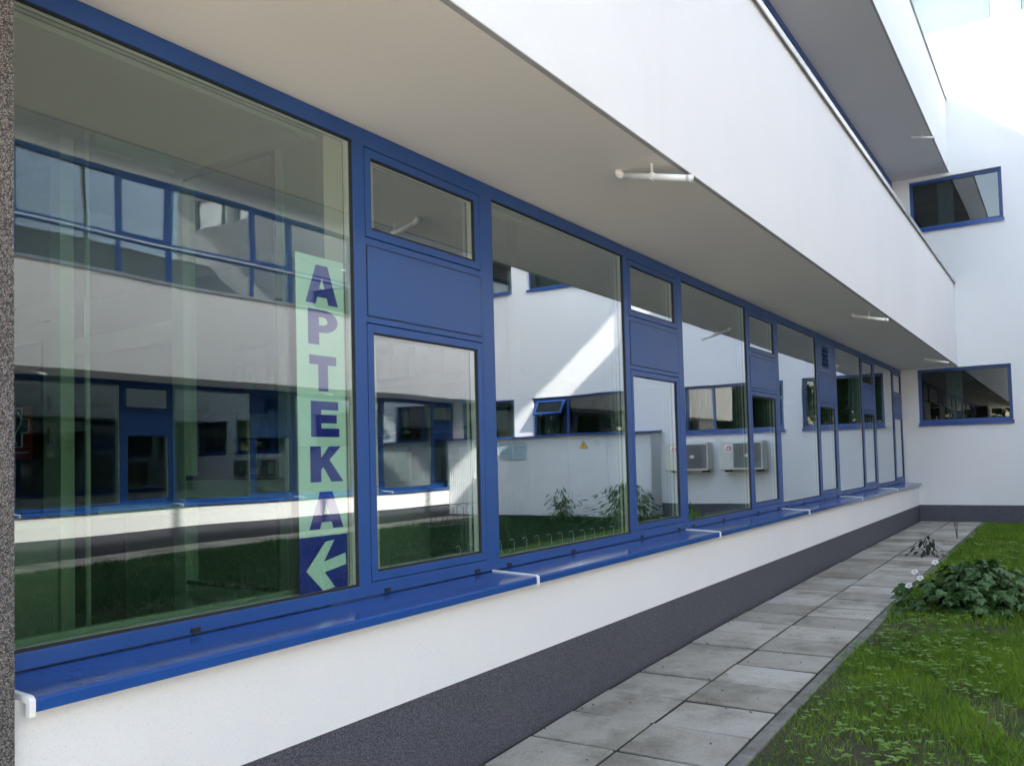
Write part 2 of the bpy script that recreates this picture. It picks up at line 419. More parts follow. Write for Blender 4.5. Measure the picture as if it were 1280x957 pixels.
right = empty('building_wing', (XO, 0, H), 0, 'opposite white wing with blue windows, seen mirrored in the pharmacy glass', 'building')
right.scale = (-1, 1, 1)
for ch in list(left.children):
    if ch.name.startswith('pilaster'): continue
    c_ = copy_tree(ch, right)
    if ch.name.split('.')[0] in ('upper_soffit', 'upper_fascia', 'upper_coping', 'coping_upstand', 'roof', 'upper_drip_edge'): c_.location.z += .24
MB().box(-.2, .0, Y0, Y1-.001, 4.8815, 5.1195).build('lintel', M['white'], right)
for ch in list(left.children):
    if ch.name.startswith('window_sill') and min(v.co.y for v in ch.data.vertices) < 0:
        for g_ in list(ch.children): bpy.data.objects.remove(g_)
        bpy.data.objects.remove(ch)

# ------------------------------------------------------------------ end building
endb = empty('end_building', (5, YE, H), 0, 'tall white end wall with dark blue strip windows closing the courtyard', 'building')
cols = [(.27, 1.72), (2.08, 4.10), (5.30, 7.80), (8.28, 9.84)]
rows = [(.47, 1.44), (3.92, 4.82), (7.38, 8.28)]
holes = [(a-5, b-5, c, d) for c, d in rows for a, b in cols]
MB().plate('y', 0, .35, -5.6, 5.7, -.957, 10.6, holes).build('wall', M['white'], endb)
MB().box(-5.6, 5.7, .006, .35, -1.75, -.958).build('plinth', M['plinth'], endb)
cp = MB(); cp.box(-5.6, 5.7, -.04, .4, 10.601, 10.62); cp.build('coping', M['coping'], endb, .002)
for z0, z1 in ((-1.6, 1.9), (2.0, 5.4), (5.5, 8.9)):
    b = MB(); b.box(-5.6, 5.7, 4.0, 4.1, z0, z1); b.box(-5.6, 5.7, .36, 4.0, z0-.05, z0); b.box(-5.6, 5.7, .36, 4.0, z1, z1+.05)
    b.box(-5.65, -5.6, .36, 4.1, z0, z1); b.box(5.7, 5.75, .36, 4.1, z0, z1)
    b.build('room', M['ceil' if z0 > 5 else 'roomdark'], endb)  # top room kept pale to brighten the windows in front of it
MB().box(-5.65, 5.75, .351, 4.15, 8.96, 10.59).build('roof', M['concrete_roof'], endb)
for ri, (c, d) in enumerate(rows):
    for ci, (a, b) in enumerate(cols):
        a -= 5; b -= 5
        mul = {0: [], 1: [a+1.42], 2: [a+1.62], 3: [a+.8]}[ci]
        g = .0008; t = .05
        xs = [a+g] + mul + [b-g]
        hs = []
        for i in range(len(xs)-1):
            hs.append((xs[i]+(t if i == 0 else .03), xs[i+1]-(t if i == len(xs)-2 else .03), c+t+.02, d-t))
        f = MB().plate('y', .075, .14, a+g, b-g, c+g, d-g, hs).build('window', M['blue' if ri < 2 else 'shed'], endb, .002)  # top-row frames pale instead of blue: glare put into their colour
        for (p, q, r_, s_) in hs:
            pn = MB(); pn.box(p, q, .10, .106, r_, s_); pn.m = [1,1,0,1,1,1]
            pn.build('pane', [M['glass_far' if ri < 2 else 'glass'], M['clear']], f)
            rn = MB().ring('y', .094, .0995, p, q, r_, s_, .008).build('gasket', M['rubber'], f)
        if ri < 2: MB().prism([(-.045, c+.010), (.074, c+.022), (.074, c+.004), (-.035, c-.003), (-.035, c-.040), (-.045, c-.040)], 'x', a-.015 if ci else a+.001, b+.015).build('sill', M['sill'], f, .0015)
        if ri == 2:
            MB().box(a+.02, b-.02, .22, .225, c+.05, d).build('glare_sheet', M['whitepl'], f)  # pale sheet added behind the glass to make the top row look bright
            continue
        # pale curtains standing in the room
        cu = MB(); n = 26
        ca, cb = (a+.42, a+.68) if ci == 0 else (b-.5, b-.12)
        pts = [(ca+(cb-ca)*i/n, .32+.02*math.sin(i*1.7)) for i in range(n+1)]
        cu.prism(pts + [(x, y+.004) for x, y in pts[::-1]], 'z', c-.2, d+.15)
        cu.build('curtain', M['curtain'], f)
# open blue hopper sash in the wide window above the cabinets
hp = MB(); hp.ring('y', -.02, .02, -.36, .36, -.40, 0, .045)
hs = hp.build('hopper_sash', M['blue'], endb, .002); hs.location = (2.32, .04, 1.36); hs.rotation_euler = (R(-38), 0, 0)
MB().box(-.315, .315, -.005, .001, -.355, -.045).build('pane', M['glass_far'], hs)

# ------------------------------------------------------------------ ground
g = MB(); nx = [-60, -.3, 10.4, 60]; ny = [-60, -6, 0, 1.8, 2.5, 3.2, 4, 5, 6, 7.5, 9, 11, 13, 17, 60]
vs = [(x, y, gz(y)-.06) for y in ny for x in nx]
g.add(vs, [(j*4+i, j*4+i+1, (j+1)*4+i+1, (j+1)*4+i) for j in range(len(ny)-1) for i in range(3)])
big = [(-400,-400), (400,-400), (400,400), (-400,400)]
g.add([(x, y, gz(0)-.5) for x, y in big], [(0,1,2,3)])
tag(g.build('ground', M['asphalt']), kind='structure')
# forecourt behind the viewer
yy = [.6, 1.8, 2.5, 3.2, 4, 5, 6, 7, 8, 9.5, 11, 13, 15, YE]
_ = 0
lw = MB(); xx = [1.24+.35*i for i in range(22)]
vs = []
for y in yy:
    for x in xx: vs.append((x, y, gz(y)+.0 + .018*math.sin(x*2.1+y)*math.cos(y*1.3)))
W = len(xx)
lw.add(vs, [(j*W+i, j*W+i+1, (j+1)*W+i+1, (j+1)*W+i) for j in range(len(yy)-1) for i in range(W-1)])
lawn = tag(lw.build('lawn', M['soil'], smooth=True), kind='structure')
# path of concrete slabs (one sheet of slabs with joints) by the near wing
def slab_path(name, x0, xj, x1, ya, yb):
    m = MB(); y = ya; r2 = random.Random(3)
    while y < yb-.02:
        for a, b in ((x0, xj), (xj, x1)):
            y2 = min(y+.42, yb); gp = .009
            dz = r2.uniform(-.002, .004); tx = r2.uniform(-.0022, .0022); ty = r2.uniform(-.0025, .0025); sh = r2.uniform(-.004,.004)
            gy = .012; p = [(a+gp, y+gy+sh), (b-gp, y+gy+sh), (b-gp, y2-gy+sh), (a+gp, y2-gy+sh)]
            zt = [gz(q[1])+.018+dz+tx*(1 if q[0] > a+.1 else -1)+ty*(1 if q[1] > y+.2 else -1) for q in p]
            vs = [(q[0], q[1], z-.05) for q, z in zip(p, zt)] + [(q[0], q[1], z) for q, z in zip(p, zt)]
            m.add(vs, [(4,5,6,7),(0,1,5,4),(1,2,6,5),(2,3,7,6),(3,0,4,7)])
        y += .42
    return m
p = slab_path('path', .225, .69, 1.19, .63, YE)
po = tag(p.build('path', M['slab'], bevel=.003), kind='structure')
jd = MB(); yj = [.6+.25*i for i in range(65)]; yj[-1] = YE; vs = [(x, y, gz(y)+.0125) for y in yj for x in (.16, 1.205)]
jd.add(vs, [(j*2, j*2+1, j*2+3, j*2+2) for j in range(len(yj)-1)])
tag(jd.build('path_bed', M['dirt']), kind='structure')
kb = MB(); y = .6
while y < YE-.1:
    y2 = min(y+1.0, YE); o_ = random.uniform(-.004,.004)
    v = []
    for (x, dz) in ((1.203, -.05), (1.265, -.05), (1.265, .016), (1.203, .020)):
        v += [(x+o_, y+.004, gz(y)+dz+.006), (x+o_, y2-.004, gz(y2)+dz+.006)]
    kb.add(v, [(0,1,3,2),(2,3,5,4),(4,5,7,6),(6,7,1,0),(0,2,4,6),(1,7,5,3)])
    y = y2
tag(kb.build('kerb', M['kerb'], bevel=.006), kind='structure')
op = slab_path('far', 8.92, 9.4, 9.88, 0, YE)
tag(op.build('far_path', M['slab']), kind='structure')

# ------------------------------------------------------------------ grass, as one uncountable mass
def blades(n, xr, yr, h, w, name, mats, dens=None, seed=1):
    rg = np.random.default_rng(seed)
    x = rg.uniform(*xr, n); y = rg.uniform(*yr, n)
    if dens is not None:
        keep = rg.random(n) < dens(x, y); x = x[keep]; y = y[keep]; n = len(x)
    patch = .5+.5*np.sin(x*3.1+1.3*np.sin(y*2.3))*np.cos(y*1.9+np.sin(x*4))
    hh = rg.uniform(.45, 1.1, n)*h*(.55+.6*patch); a = rg.uniform(0, 2*np.pi, n)
    ln = rg.uniform(.1, .75, n)*hh; la = rg.uniform(0, 2*np.pi, n)
    z = np.array([gz(v) for v in y]) - .004
    dx, dy = np.cos(a)*w/2, np.sin(a)*w/2
    lx, ly = np.cos(la)*ln, np.sin(la)*ln
    V = np.empty((n, 5, 3))
    V[:,0] = np.stack([x-dx, y-dy, z], 1); V[:,1] = np.stack([x+dx, y+dy, z], 1)
    V[:,2] = np.stack([x+dx*.8+lx*.35, y+dy*.8+ly*.35, z+hh*.55], 1); V[:,3] = np.stack([x-dx*.8+lx*.35, y-dy*.8+ly*.35, z+hh*.55], 1)
    V[:,4] = np.stack([x+lx, y+ly, z+hh*.95], 1)
    me = bpy.data.meshes.new(name)
    me.vertices.add(n*5); me.vertices.foreach_set('co', V.ravel())
    base = (np.arange(n)*5)[:,None]
    loops = np.concatenate([base+np.array([[0,1,2,3]]), base+np.array([[3,2,4]])], 1).ravel()
    me.loops.add(len(loops)); me.loops.foreach_set('vertex_index', loops.astype(np.int32))
    st = (np.arange(n)*7)[:,None]+np.array([[0,4]])
    me.polygons.add(n*2); me.polygons.foreach_set('loop_start', st.ravel().astype(np.int32))
    me.polygons.foreach_set('loop_total', np.tile([4,3], n).astype(np.int32))
    for m_ in mats: me.materials.append(m_)
    mi = (rg.random(n) < .07).astype(np.int32) if len(mats) > 1 else np.zeros(n, np.int32)
    me.polygons.foreach_set('material_index', np.repeat(mi, 2))
    me.update(calc_edges=True); me.validate()
    o = bpy.data.objects.new(name, me); col.objects.link(o); return o
def dens_near(x, y):
    bare = np.sin(x*5.3+y*1.1)*np.sin(y*2.7+x*2.0)+.4*np.sin(x*11+y*7)
    edge = np.clip((x-1.26)/.22, 0, 1)
    d = np.clip(.95 - .8*np.clip(bare+.15, 0, 1), .08, 1)
    near = np.clip((y-3.2)/2.2, .25, 1)
    return d*(.30+.70*edge)*np.maximum(near, np.clip((x-1.5)/.8, .3, 1))
GM = [M['grass'], M['dry']]
tag(blades(175000, (1.225, 3.4), (2.4, 7.0), .056, .0042, 'grass', GM, dens_near, 1), 'short patchy green grass with dry blades along the kerb in the foreground', 'grass', kind='stuff')
tag(blades(90000, (1.235, 4.2), (7.0, 16.5), .085, .008, 'grass', GM, None, 2), 'dense green grass further along the path up to the end wall', 'grass', kind='stuff')
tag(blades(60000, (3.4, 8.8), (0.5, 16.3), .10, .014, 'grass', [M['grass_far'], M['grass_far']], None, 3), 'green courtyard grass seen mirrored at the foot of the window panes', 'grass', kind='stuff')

tag(blades(6500, (1.18, 1.275), (2.6, 15.5), .038, .0035, 'kerb_grass', GM, lambda x, y: np.where(np.sin(y*9)+np.sin(y*3.7+1) > .3, .9, .12), 8), 'thin grass tufts growing in the joint between the path and the kerb', 'grass', kind='stuff')
db = MB(); r8 = random.Random(31)
for _ in range(110):
    x = r8.choice([r8.uniform(.24,1.12), .245+abs(r8.gauss(0,.04)), 1.11-abs(r8.gauss(0,.05))]); y = 3+12*r8.random()**1.6; a = r8.uniform(0,6.28); s2 = r8.uniform(.004,.014)
    z = gz(y)+.024; c1, s1 = math.cos(a)*s2, math.sin(a)*s2
    db.add([(x-c1,y-s1,z),(x+s1*.5,y-c1*.5,z+.003),(x+c1,y+s1,z+.004),(x-s1*.5,y+c1*.5,z+.002),(x,y,z+.007)], [(0,1,4),(1,2,4),(2,3,4),(3,0,4)])
tag(db.build('litter', M['bark']), 'small dry leaf scraps and crumbs of soil scattered over the path slabs', 'debris', kind='stuff')
def leafpoly(mb, c, d, up, L, Wd, mi=0, lobes=0):
    """a leaf: midrib direction d, surface normal up"""
    d = Vector(d).normalized(); up = Vector(up); s_ = d.cross(up).normalized(); up = s_.cross(d).normalized(); c = Vector(c)
    if lobes:
        prof = [(0,0,0),(.18,.30,.02),(.12,.50,.0),(.42,.38,.04),(.50,.56,.0),(.66,.26,.03),(1,0,-.12)]
    else:
        prof = [(0,0,0),(.2,.32,.02),(.5,.5,.04),(.8,.3,.0),(1,0,-.10)]
    mid = [c+d*L*t+up*L*z for t, _, z in prof]
    lf = [c+d*L*t-s_*Wd*w+up*L*(z-.05*w) for t, w, z in prof[1:-1]]; rt = [c+d*L*t+s_*Wd*w+up*L*(z-.05*w) for t, w, z in prof[1:-1]]
    n = len(prof); vs = mid+lf+rt; fs = []
    fs.append((0, n, 1)); fs.append((0, 1, n+n-2))
    for i in range(1, n-2):
        fs.append((i, n+i-1, n+i, i+1)); fs.append((i, i+1, 2*n-2+i, 2*n-3+i))
    fs.append((n-2, n+n-3, n-1)); fs.append((n-2, n-1, n+2*(n-2)-1))
    mb.add(vs, fs, mi)
# ground weeds: yellow-green trefoils and small rosettes
wd = MB(); r3 = random.Random(5)
spots = []
for _ in range(260):
    y = 2.9+r3.random()**1.3*9; x = 1.35+abs(r3.gauss(0, .55)); spots.append((x, y, r3.uniform(.013,.028)))
for _ in range(75): spots.append((r3.gauss(1.75,.3), r3.gauss(6.2,.7), r3.uniform(.016,.03)))
for _ in range(12): spots.append((r3.gauss(1.78,.16), r3.gauss(4.1,.22), r3.uniform(.022,.038)))
for _ in range(30): spots.append((r3.gauss(2.2,.3), r3.gauss(12.5,1.2), r3.uniform(.04,.06)))
for x, y, s_ in spots:
    if x < 1.27 or (y < 3.5 and r3.random() < .6): continue
    for k in range(r3.randint(2,4)):
        hx, hy = x+r3.gauss(0,.02), y+r3.gauss(0,.02); hz = gz(y)+r3.uniform(.03,.085); a0 = r3.uniform(0, 6.28)
        for j in range(r3.choice([3,3,5])):
            a = a0+j*2.1
            leafpoly(wd, (hx,hy,hz), (math.cos(a),math.sin(a),r3.uniform(-.1,.3)), (0,0,1), s_, s_*.75)
tag(wd.build('weeds', M['weed']), 'scattered yellow-green clover-like weeds growing through the lawn', 'weeds', kind='stuff')

def shrub(name, base, rad, hgt, n, label, group=None, seed=1, leaf=.095, mat='bush', cat='shrub', lob=1, stems=16):
    rr = random.Random(seed); root = empty(name, base, 0, label, cat, group)
    f = MB(); st = MB()
    for i in range(stems):
        a = rr.uniform(0, 6.28); q = rr.random()**.6*.75
        e = (math.cos(a)*q*rad[0], math.sin(a)*q*rad[1], hgt*rr.uniform(.55,.95))
        st.tube([(e[0]*.15, e[1]*.15, 0), (e[0]*.5, e[1]*.5, e[2]*.6), e], .006, 5, r1=.002)
    for i in range(n):
        a = rr.uniform(0, 6.28); q = rr.random()**.5; ph = rr.uniform(0, math.pi/2)
        lump = 1+.22*math.sin(a*3+seed)+.12*math.sin(a*7)
        sh = rr.uniform(.55, 1.05) if rr.random() < .75 else rr.uniform(.2,.6)
        x = math.cos(a)*math.cos(ph)*rad[0]*sh*lump; y = math.sin(a)*math.cos(ph)*rad[1]*sh*lump; z = .04+math.sin(ph)*hgt*sh*(1+.1*math.sin(a*5))
        d = Vector((x, y, -.05*hgt-.25*z+rr.uniform(-.12,.08))).normalized()+Vector((rr.gauss(0,.35), rr.gauss(0,.35), rr.gauss(0,.2)-.15))
        up = Vector((x*.8, y*.8, z+.25)).normalized()+Vector((rr.gauss(0,.3), rr.gauss(0,.3), rr.gauss(0,.2)))
        L = leaf*rr.uniform(.6,1.2)
        if lob:
            dn = d.normalized(); side = dn.cross(up).normalized()
            leafpoly(f, (x,y,z), dn, up, L, L*.62, 0, 1)
            leafpoly(f, (x,y,z), dn*.6+side*.8, up, L*.72, L*.42, 0, 1); leafpoly(f, (x,y,z), dn*.6-side*.8, up, L*.72, L*.42, 0, 1)
        else: leafpoly(f, (x,y,z), d, up, L, L*.3)
    f.build('foliage', M[mat], root); st.build('stem', M['stem'], root)
    return root
sh = shrub('shrub', (1.86, 7.75, gz(7.6)), (.56, .58), .33, 700, 'low leafy dark green shrub with white flowers spilling over the kerb', seed=3, leaf=.105, stems=26)
def flower(parent, p, nrm, s=.035):
    m = MB(); n = Vector(nrm).normalized(); a = n.orthogonal().normalized(); b = n.cross(a)
    for k in range(5):
        t = k*1.2566; d = a*math.cos(t)+b*math.sin(t)
        leafpoly(m, p, d+n*.25, n, s, s*.95)
    o = m.build('flower', M['petal'], parent)
    c = MB(); c.tube([Vector(p)-n*.002, Vector(p)+n*.008], .007, 8); c.build('flower_centre', M['pollen'], o)
for (dx, dy, dz) in ((-.50,.12,.27), (-.36,.28,.34), (-.52,-.06,.18), (-.44,-.02,.24)):
    q = (dx, dy, dz); flower(sh, q, (-.2,-.6,.7), .034)
    st = MB(); st.tube([(dx*.55,dy*.55,.08), (dx*.85,dy*.85,dz*.75), q], .003, 5); st.build('flower_stem', M['stem'], sh)
shrub('plant', (1.02, 11.3, gz(11.3)), (.20,.26), .20, 60, 'sparse dark narrow-leaved plant leaning over the path slabs', seed=9, leaf=.11, mat='bushdark', cat='plant', lob=0, stems=7)
shrub('plant', (3.1, 14.3, gz(14.3)), (.3,.3), .42, 160, 'bright green leafy plant at the right edge against the end wall plinth', seed=12, leaf=.12, cat='plant', lob=0, mat='weed', stems=10)
shrub('shrub', (4.75, 15.1, gz(15)), (.75,.55), .75, 900, 'tall spiky shrub before the cabinet, mirrored in the second large pane', seed=15, leaf=.15, cat='shrub', lob=0, stems=22, mat='bush')
shrub('shrub', (6.35, 15.4, gz(15)), (.42,.35), .62, 260, 'smaller rounded shrub left of the spiky one before the cabinet', seed=19, leaf=.12, cat='shrub', lob=0, stems=12)
# tall grass stalks by the end of the path
tk = empty('grass_tuft', (1.10, 13.6, gz(13.6)), 0, 'tall dark grass stalks standing at the far corner of the path', 'plant')
t_ = MB()
for k in range(5): t_.tube([(0,0,0), (random.uniform(-.03,.03), random.uniform(-.03,.03), .18), (random.uniform(-.06,.06), random.uniform(-.06,.06), random.uniform(.25,.42))], .004, 5, r1=.0015)
t_.build('stalk', M['bushdark'], tk)
# row of small hooked wire stakes in the lawn
for k in range(14):
    y = 8.9+.27*k; x = 4.15-.035*k
    s_ = MB(); s_.tube([(0,0,0), (0,0,.15), (.012,0,.185), (.045,0,.195), (.07,0,.17)], .005, 6)
    tag(s_.build('garden_stake', M['stake'], loc=(x, y, gz(y))), 'thin hooked wire stake in the row in the lawn, seen mirrored along the pane foot', 'stake', 'row of hooked wire stakes in the lawn')

# ------------------------------------------------------------------ soffit spouts
def spout(y, z, label, grp, L=1.0):
    root = empty('drain_spout', (.655, y, z), 0, label, 'drain pipe', grp)
    a = Vector((0,0,-.025)); b = Vector((.375*L,0,-.118*L)); m = MB()
    m.tube([a, a+(b-a)*.5, b], .016, 16); m.build('pipe', M['pipe'], root, smooth=True)
    e = MB(); e.tube([(-.012,0,.0), (-.010,0,-.012), (.0,0,-.024), (.02,0,-.031)], .019, 14); e.build('elbow', M['pipe'], root, smooth=True)
    c = MB(); mid = a+(b-a)*.46; dd = (b-a).normalized()
    c.tube([mid-dd*.008, mid+dd*.008], .0205, 16); c.box(mid.x-.004, mid.x+.004, -.004, .004, mid.z+.02, -.001)
    c.build('clamp', M['whitepl'], root)
    c = MB(); c.tube([b-dd*.02, b+dd*.006], .018, 16); c.build('rim', M['whitepl'], root, smooth=True)
    return root
spout(3.88, H+1.456, 'white drain spout under the near soffit, nearest of the three below the lower fascia', 'white spouts under the soffit')
spout(9.435, H+1.456, 'white drain spout under the lower soffit, the middle one of three', 'white spouts under the soffit', .88)
spout(14.77, H+1.456, 'white drain spout under the lower soffit close to the end wall window', 'white spouts under the soffit', .85)
spout(14.36, H+4.881, 'white drain spout under the upper soffit beside the upper window', 'white spouts under the soffit', .85)
for y in (6.2, 11.6):
    s_ = spout(y, H+1.456, 'white drain spout under the soffit of the opposite wing, mirrored in the glass', 'white spouts under the opposite soffit', .9)
    s_.location.x = XO-.655; s_.rotation_euler = (0,0,math.pi)

# ------------------------------------------------------------------ APTEKA film sign behind the first pane
SX = -.0165
sign = empty('pharmacy_sign', (SX-.0012, 2.32, H-.505), 0, 'mint vertical film sign reading APTEKA in blue above a white arrow', 'sign')
Wd = .262; Ht = 1.352
MB().box(-.0012, 0, 0, Wd, .226, Ht).build('film', M['mint'], sign)
MB().box(-.0012, 0, 0, Wd, 0, .2255).build('arrow_field', M['letter'], sign)
def poly(name, polys, y0, y1, z0, z1, m, w=(.0003,.0012)):
    b = MB()
    for pl in polys: b.prism([(y0+u*(y1-y0), z0+v*(z1-z0)) for u, v in pl], 'x', *w)
    return b.build(name, m, sign)
bx = lambda a,b,c,d: [(a,c),(b,c),(b,d),(a,d)]
LA = [[(-.03,0),(.29,0),(.5,.70),(.5,1),(.31,1)], [(1.03,0),(.71,0),(.5,.70),(.5,1),(.69,1)][::-1], [(.344,.18),(.656,.18),(.590,.40),(.410,.40)]]
arcs = []
n = 12
for i in range(n):
    t0, t1 = math.pi/2-math.pi*i/n, math.pi/2-math.pi*(i+1)/n
    def o_(t): return (.50+.53*math.cos(t), .675+.325*math.sin(t))
    def i_(t): return (.50+.17*math.cos(t), .675+.115*math.sin(t))
    arcs.append([i_(t0), i_(t1), o_(t1), o_(t0)])
LP = [bx(-.02,.36,0,1), bx(.36,.5,.79,1), bx(.36,.5,.35,.56)] + arcs
LT = [bx(-.04,1.04,.74,1), bx(.31,.69,0,.74)]
LE = [bx(0,.37,0,1), bx(.37,1,.76,1), bx(.37,.94,.39,.62), bx(.37,1.03,0,.24)]
LK = [bx(-.02,.32,0,1), [(.32,.34),(.98,1.0),(.58,1.0),(.32,.66)], [(.40,.42),(.60,.62),(1.06,0),(.66,0)]]
AR = [[(0,.436),(.476,.978),(.70,1),(.43,.58)], [(.43,.58),(.98,.70),(1,.467),(.443,.369)], [(0,.436),(.43,.58),(.443,.369)], [(0,.436),(.443,.369),(.70,.036),(.405,0)]]
q = .505; ox = 2.32
for nm, L_, y0, y1, z1, z0 in (('A',LA,2.375,2.544,.814,.655),('P',LP,2.384,2.540,.633,.489),('T',LT,2.391,2.528,.446,.302),('E',LE,2.389,2.540,.261,.117),('K',LK,2.386,2.554,.079,-.064),('A',LA,2.377,2.554,-.103,-.251)):
    poly('letter', L_, y0-ox, y1-ox, z0+q, z1+q, M['letter'])
poly('arrow', AR, 2.352-ox, 2.572-ox, -.497+q, -.299+q, M['mint'])

# ------------------------------------------------------------------ pharmacy interior behind the first pane
def part(name, m, parent, *boxes, bevel=0):
    b = MB()
    for bb in boxes: b.box(*bb)
    return b.build(name, M[m] if isinstance(m, str) else m, parent, bevel)
# door screen (E-W at Y=2.0), return (Y 2.0-2.45) and window screen (Y=2.5)
ds = empty('glazed_door_screen', (-1.1, 2.0, H-1.22), 0, 'white framed glass door screen inside the pharmacy at the left edge of the pane', 'door')
part('post', 'pframe', ds, (-.06,.02,-.03,.03,0,2.68)); part('post', 'pframe', ds, (-1.15,-1.08,-.03,.03,0,2.68))
part('header', 'pframe', ds, (-1.08,-.06,-.03,.03,2.56,2.68)); part('transom', 'pframe', ds, (-1.08,-.06,-.028,.028,1.88,1.96))
part('door_leaf', 'shelf', ds, (-1.07,-.07,-.02,.02,.02,1.875)) if False else None
d = MB().ring('y', -.02, .02, -1.075, -.065, .01, 1.875, .07).build('door_leaf', M['pframe'], ds)
p_ = MB(); p_.box(-1.0, -.14, -.004, .004, .085, 1.80); p_.build('pane', M['clear'], d)
for z in (1.28, 1.42):
    h = MB(); h.tube([(-.05,-.035,z-.035+.1), (-.05,-.035,z+.035+.1)], .012, 8); h.build('hinge', M['rubber'], ds)
sg = empty('pharmacy_emblem', (-1.54, 1.972, H+.065), 0, 'red square emblem with a dark blue cross outlined in white on the interior door', 'sign')
part('board', 'red', sg, (0,.22,0,.004,0,.235))
cr = [(.075,.055),(.145,.055),(.145,.115),(.205,.115),(.205,.175),(.145,.175),(.145,.225),(.075,.225),(.075,.175),(.015,.175),(.015,.115),(.075,.115)]
c = MB().prism(cr, 'y', -.002, -.0003); c.build('cross', M['navy'], sg)
o = MB()
for i in range(len(cr)): o.tube([(cr[i][0],-.003,cr[i][1]), (cr[(i+1)%12][0],-.003,cr[(i+1)%12][1])], .0022, 6)
o.build('cross_outline', M['whitepl'], sg)
o = MB(); o.tube([(.11+.028*math.sin(t*1.0)*(1-.0*t), -.003, .21-.024*t) for t in [i*.35 for i in range(18)]], .0022, 6)
o.build('snake', M['whitepl'], sg)
part('caption_line', 'whitepl', sg, (.02,.20,-.002,-.0004,.026,.032))
rs = empty('partition', (-.98, 2.03, H-1.22), 0, 'white framed glass return between the door screen and the dispensary window', 'partition')
part('post', 'pframe', rs, (-.008,.008,-.008,.008,0,2.68)); part('post', 'pframe', rs, (-.03,.03,.45,.52,0,2.68))
part('header', 'pframe', rs, (-.028,.028,.03,.45,2.60,2.68)); part('rail', 'pframe', rs, (-.028,.028,.03,.45,1.02,1.07))
ws = empty('dispensary_screen', (-1.02, 2.52, H-1.22), 0, 'white framed dispensary window screen standing left of the beige column', 'partition')
part('frame', 'pframe', ws, (-.03,.03,-.03,.03,0,2.68), (.70,.74,-.03,.03,0,2.68), (.03,.70,-.028,.028,2.60,2.68), (.03,.70,-.028,.028,1.09,1.17), (.03,.70,-.028,.028,.63,.69), (.03,.70,-.028,.028,0,.10))
r_ = MB().ring('y', -.034, -.0285, .03, .70, 1.17, 2.60, .022).build('bead', M['rubber'], ws)
r_ = MB().ring('y', -.034, -.0285, .03, .70, .69, 1.09, .018).build('bead', M['rubber'], ws)
p_ = MB(); p_.box(.03,.70,-.003,.003,1.17,2.60); p_.box(.03,.70,-.003,.003,.69,1.09); p_.build('pane', M['clear'], ws)
part('side_rail', 'pframe', ws, (-1.15,-.032,-.025,.025,1.84,1.93))
part('lower_panel', 'roomwall', ws, (.03,.70,-.004,.004,.10,.63))
clm = MB().box(0,.24,0,.30,0,2.68).build('column', M['column']); clm.location = (-.278, 2.50, H-1.22)
tag(clm, 'beige interior column standing right behind the lettered sign', 'column')
beam = MB().box(-.85,.0,0,.20,0,.10).build('ceiling_beam', M['ceil']); beam.location = (-.13, 2.44, H+1.37)
tag(beam, 'pale ceiling beam above the dispensary window screen', 'beam')
ct = empty('counter', (-2.4, 3.1, H-1.22), 0, 'grey pharmacy counter with a dark top behind the dispensary window', 'counter')
part('body', 'counter', ct, (0,2.0,0,.5,0,.98)); part('top', 'shelf', ct, (-.03,2.03,-.03,.53,.98,1.02))
lowc = empty('cupboard', (-1.9, 1.45, H-1.22), 0, 'low pale cupboard under the door screen at the left of the pane', 'cupboard')
part('body', 'counter', lowc, (0,.92,0,.45,0,1.0)); part('top', 'pframe', lowc, (-.01,.93,-.01,.46,1.0,1.025))
for nm, (x0, x1), lab in (('a',(-1.30,-1.15),'left yellow carton standing on the dark counter top'),('b',(-1.08,-.93),'right yellow carton standing on the dark counter top')):
    b = empty('carton', (x0, 3.12, H-.199), 0, lab, 'box', 'yellow cartons on the counter')
    part('box', 'cardboard', b, (0,x1-x0,0,.10,0,.11), bevel=.002); part('label_patch', 'counter', b, (.02,x1-x0-.05,-.0015,-.0002,.02,.07))
sf = empty('shelf_unit', (-2.2, 3.75, H-1.22), 0, 'dark wall shelves full of medicine packs deep in the pharmacy', 'shelf')
part('board', 'shelf', sf, *[(0,2.0,0,.3,z,z+.02) for z in (.3,.7,1.1,1.4,1.7,2.0)])
part('upright', 'shelf', sf, (-.02,0,0,.3,0,2.1), (2.0,2.02,0,.3,0,2.1), (.99,1.01,0,.3,0,2.1))
r4 = random.Random(2)
for z in (1.12, 1.42, 1.72):
    x = .02
    while x < 1.9:
        w_ = r4.uniform(.05,.12); hh = r4.uniform(.08,.2)
        if x > 1.5 and r4.random() < .2: x += .1
        pk = MB().box(0, w_-.008, 0, .12, 0, hh).build('medicine_pack', M[r4.choice(['jar','jar','redpack','whitepl','cardboard','pframe'])])
        pk.location = (-2.2+x, 3.77, H-1.22+z+.001)
        if not (.99-w_ < x < 1.01):
            tag(pk, 'small medicine pack in the rows on the dark wall shelves', 'pack', 'medicine packs on the shelves')
            x += w_+r4.uniform(0,.03)
        else:
            pk.location.x = -2.2+1.015; x = 1.015+w_
            tag(pk, 'small medicine pack in the rows on the dark wall shelves', 'pack', 'medicine packs on the shelves')
lp = empty('desk_lamp', (-.82, 3.3, H-.199), 0, 'small white desk lamp on the counter near the lettered sign', 'lamp')
l_ = MB(); l_.tube([(0,0,0),(0,0,.012)], .06, 16); l_.build('base', M['whitepl'], lp)
l_ = MB(); l_.tube([(0,0,.012),(-.02,0,.2),(.06,0,.3)], .006, 8); l_.build('arm', M['alu'], lp)
l_ = MB(); l_.tube([(.06,0,.32),(.07,0,.28),(.08,0,.25)], .02, 14, r1=.06); l_.build('lamp_shade', M['whitepl'], lp)

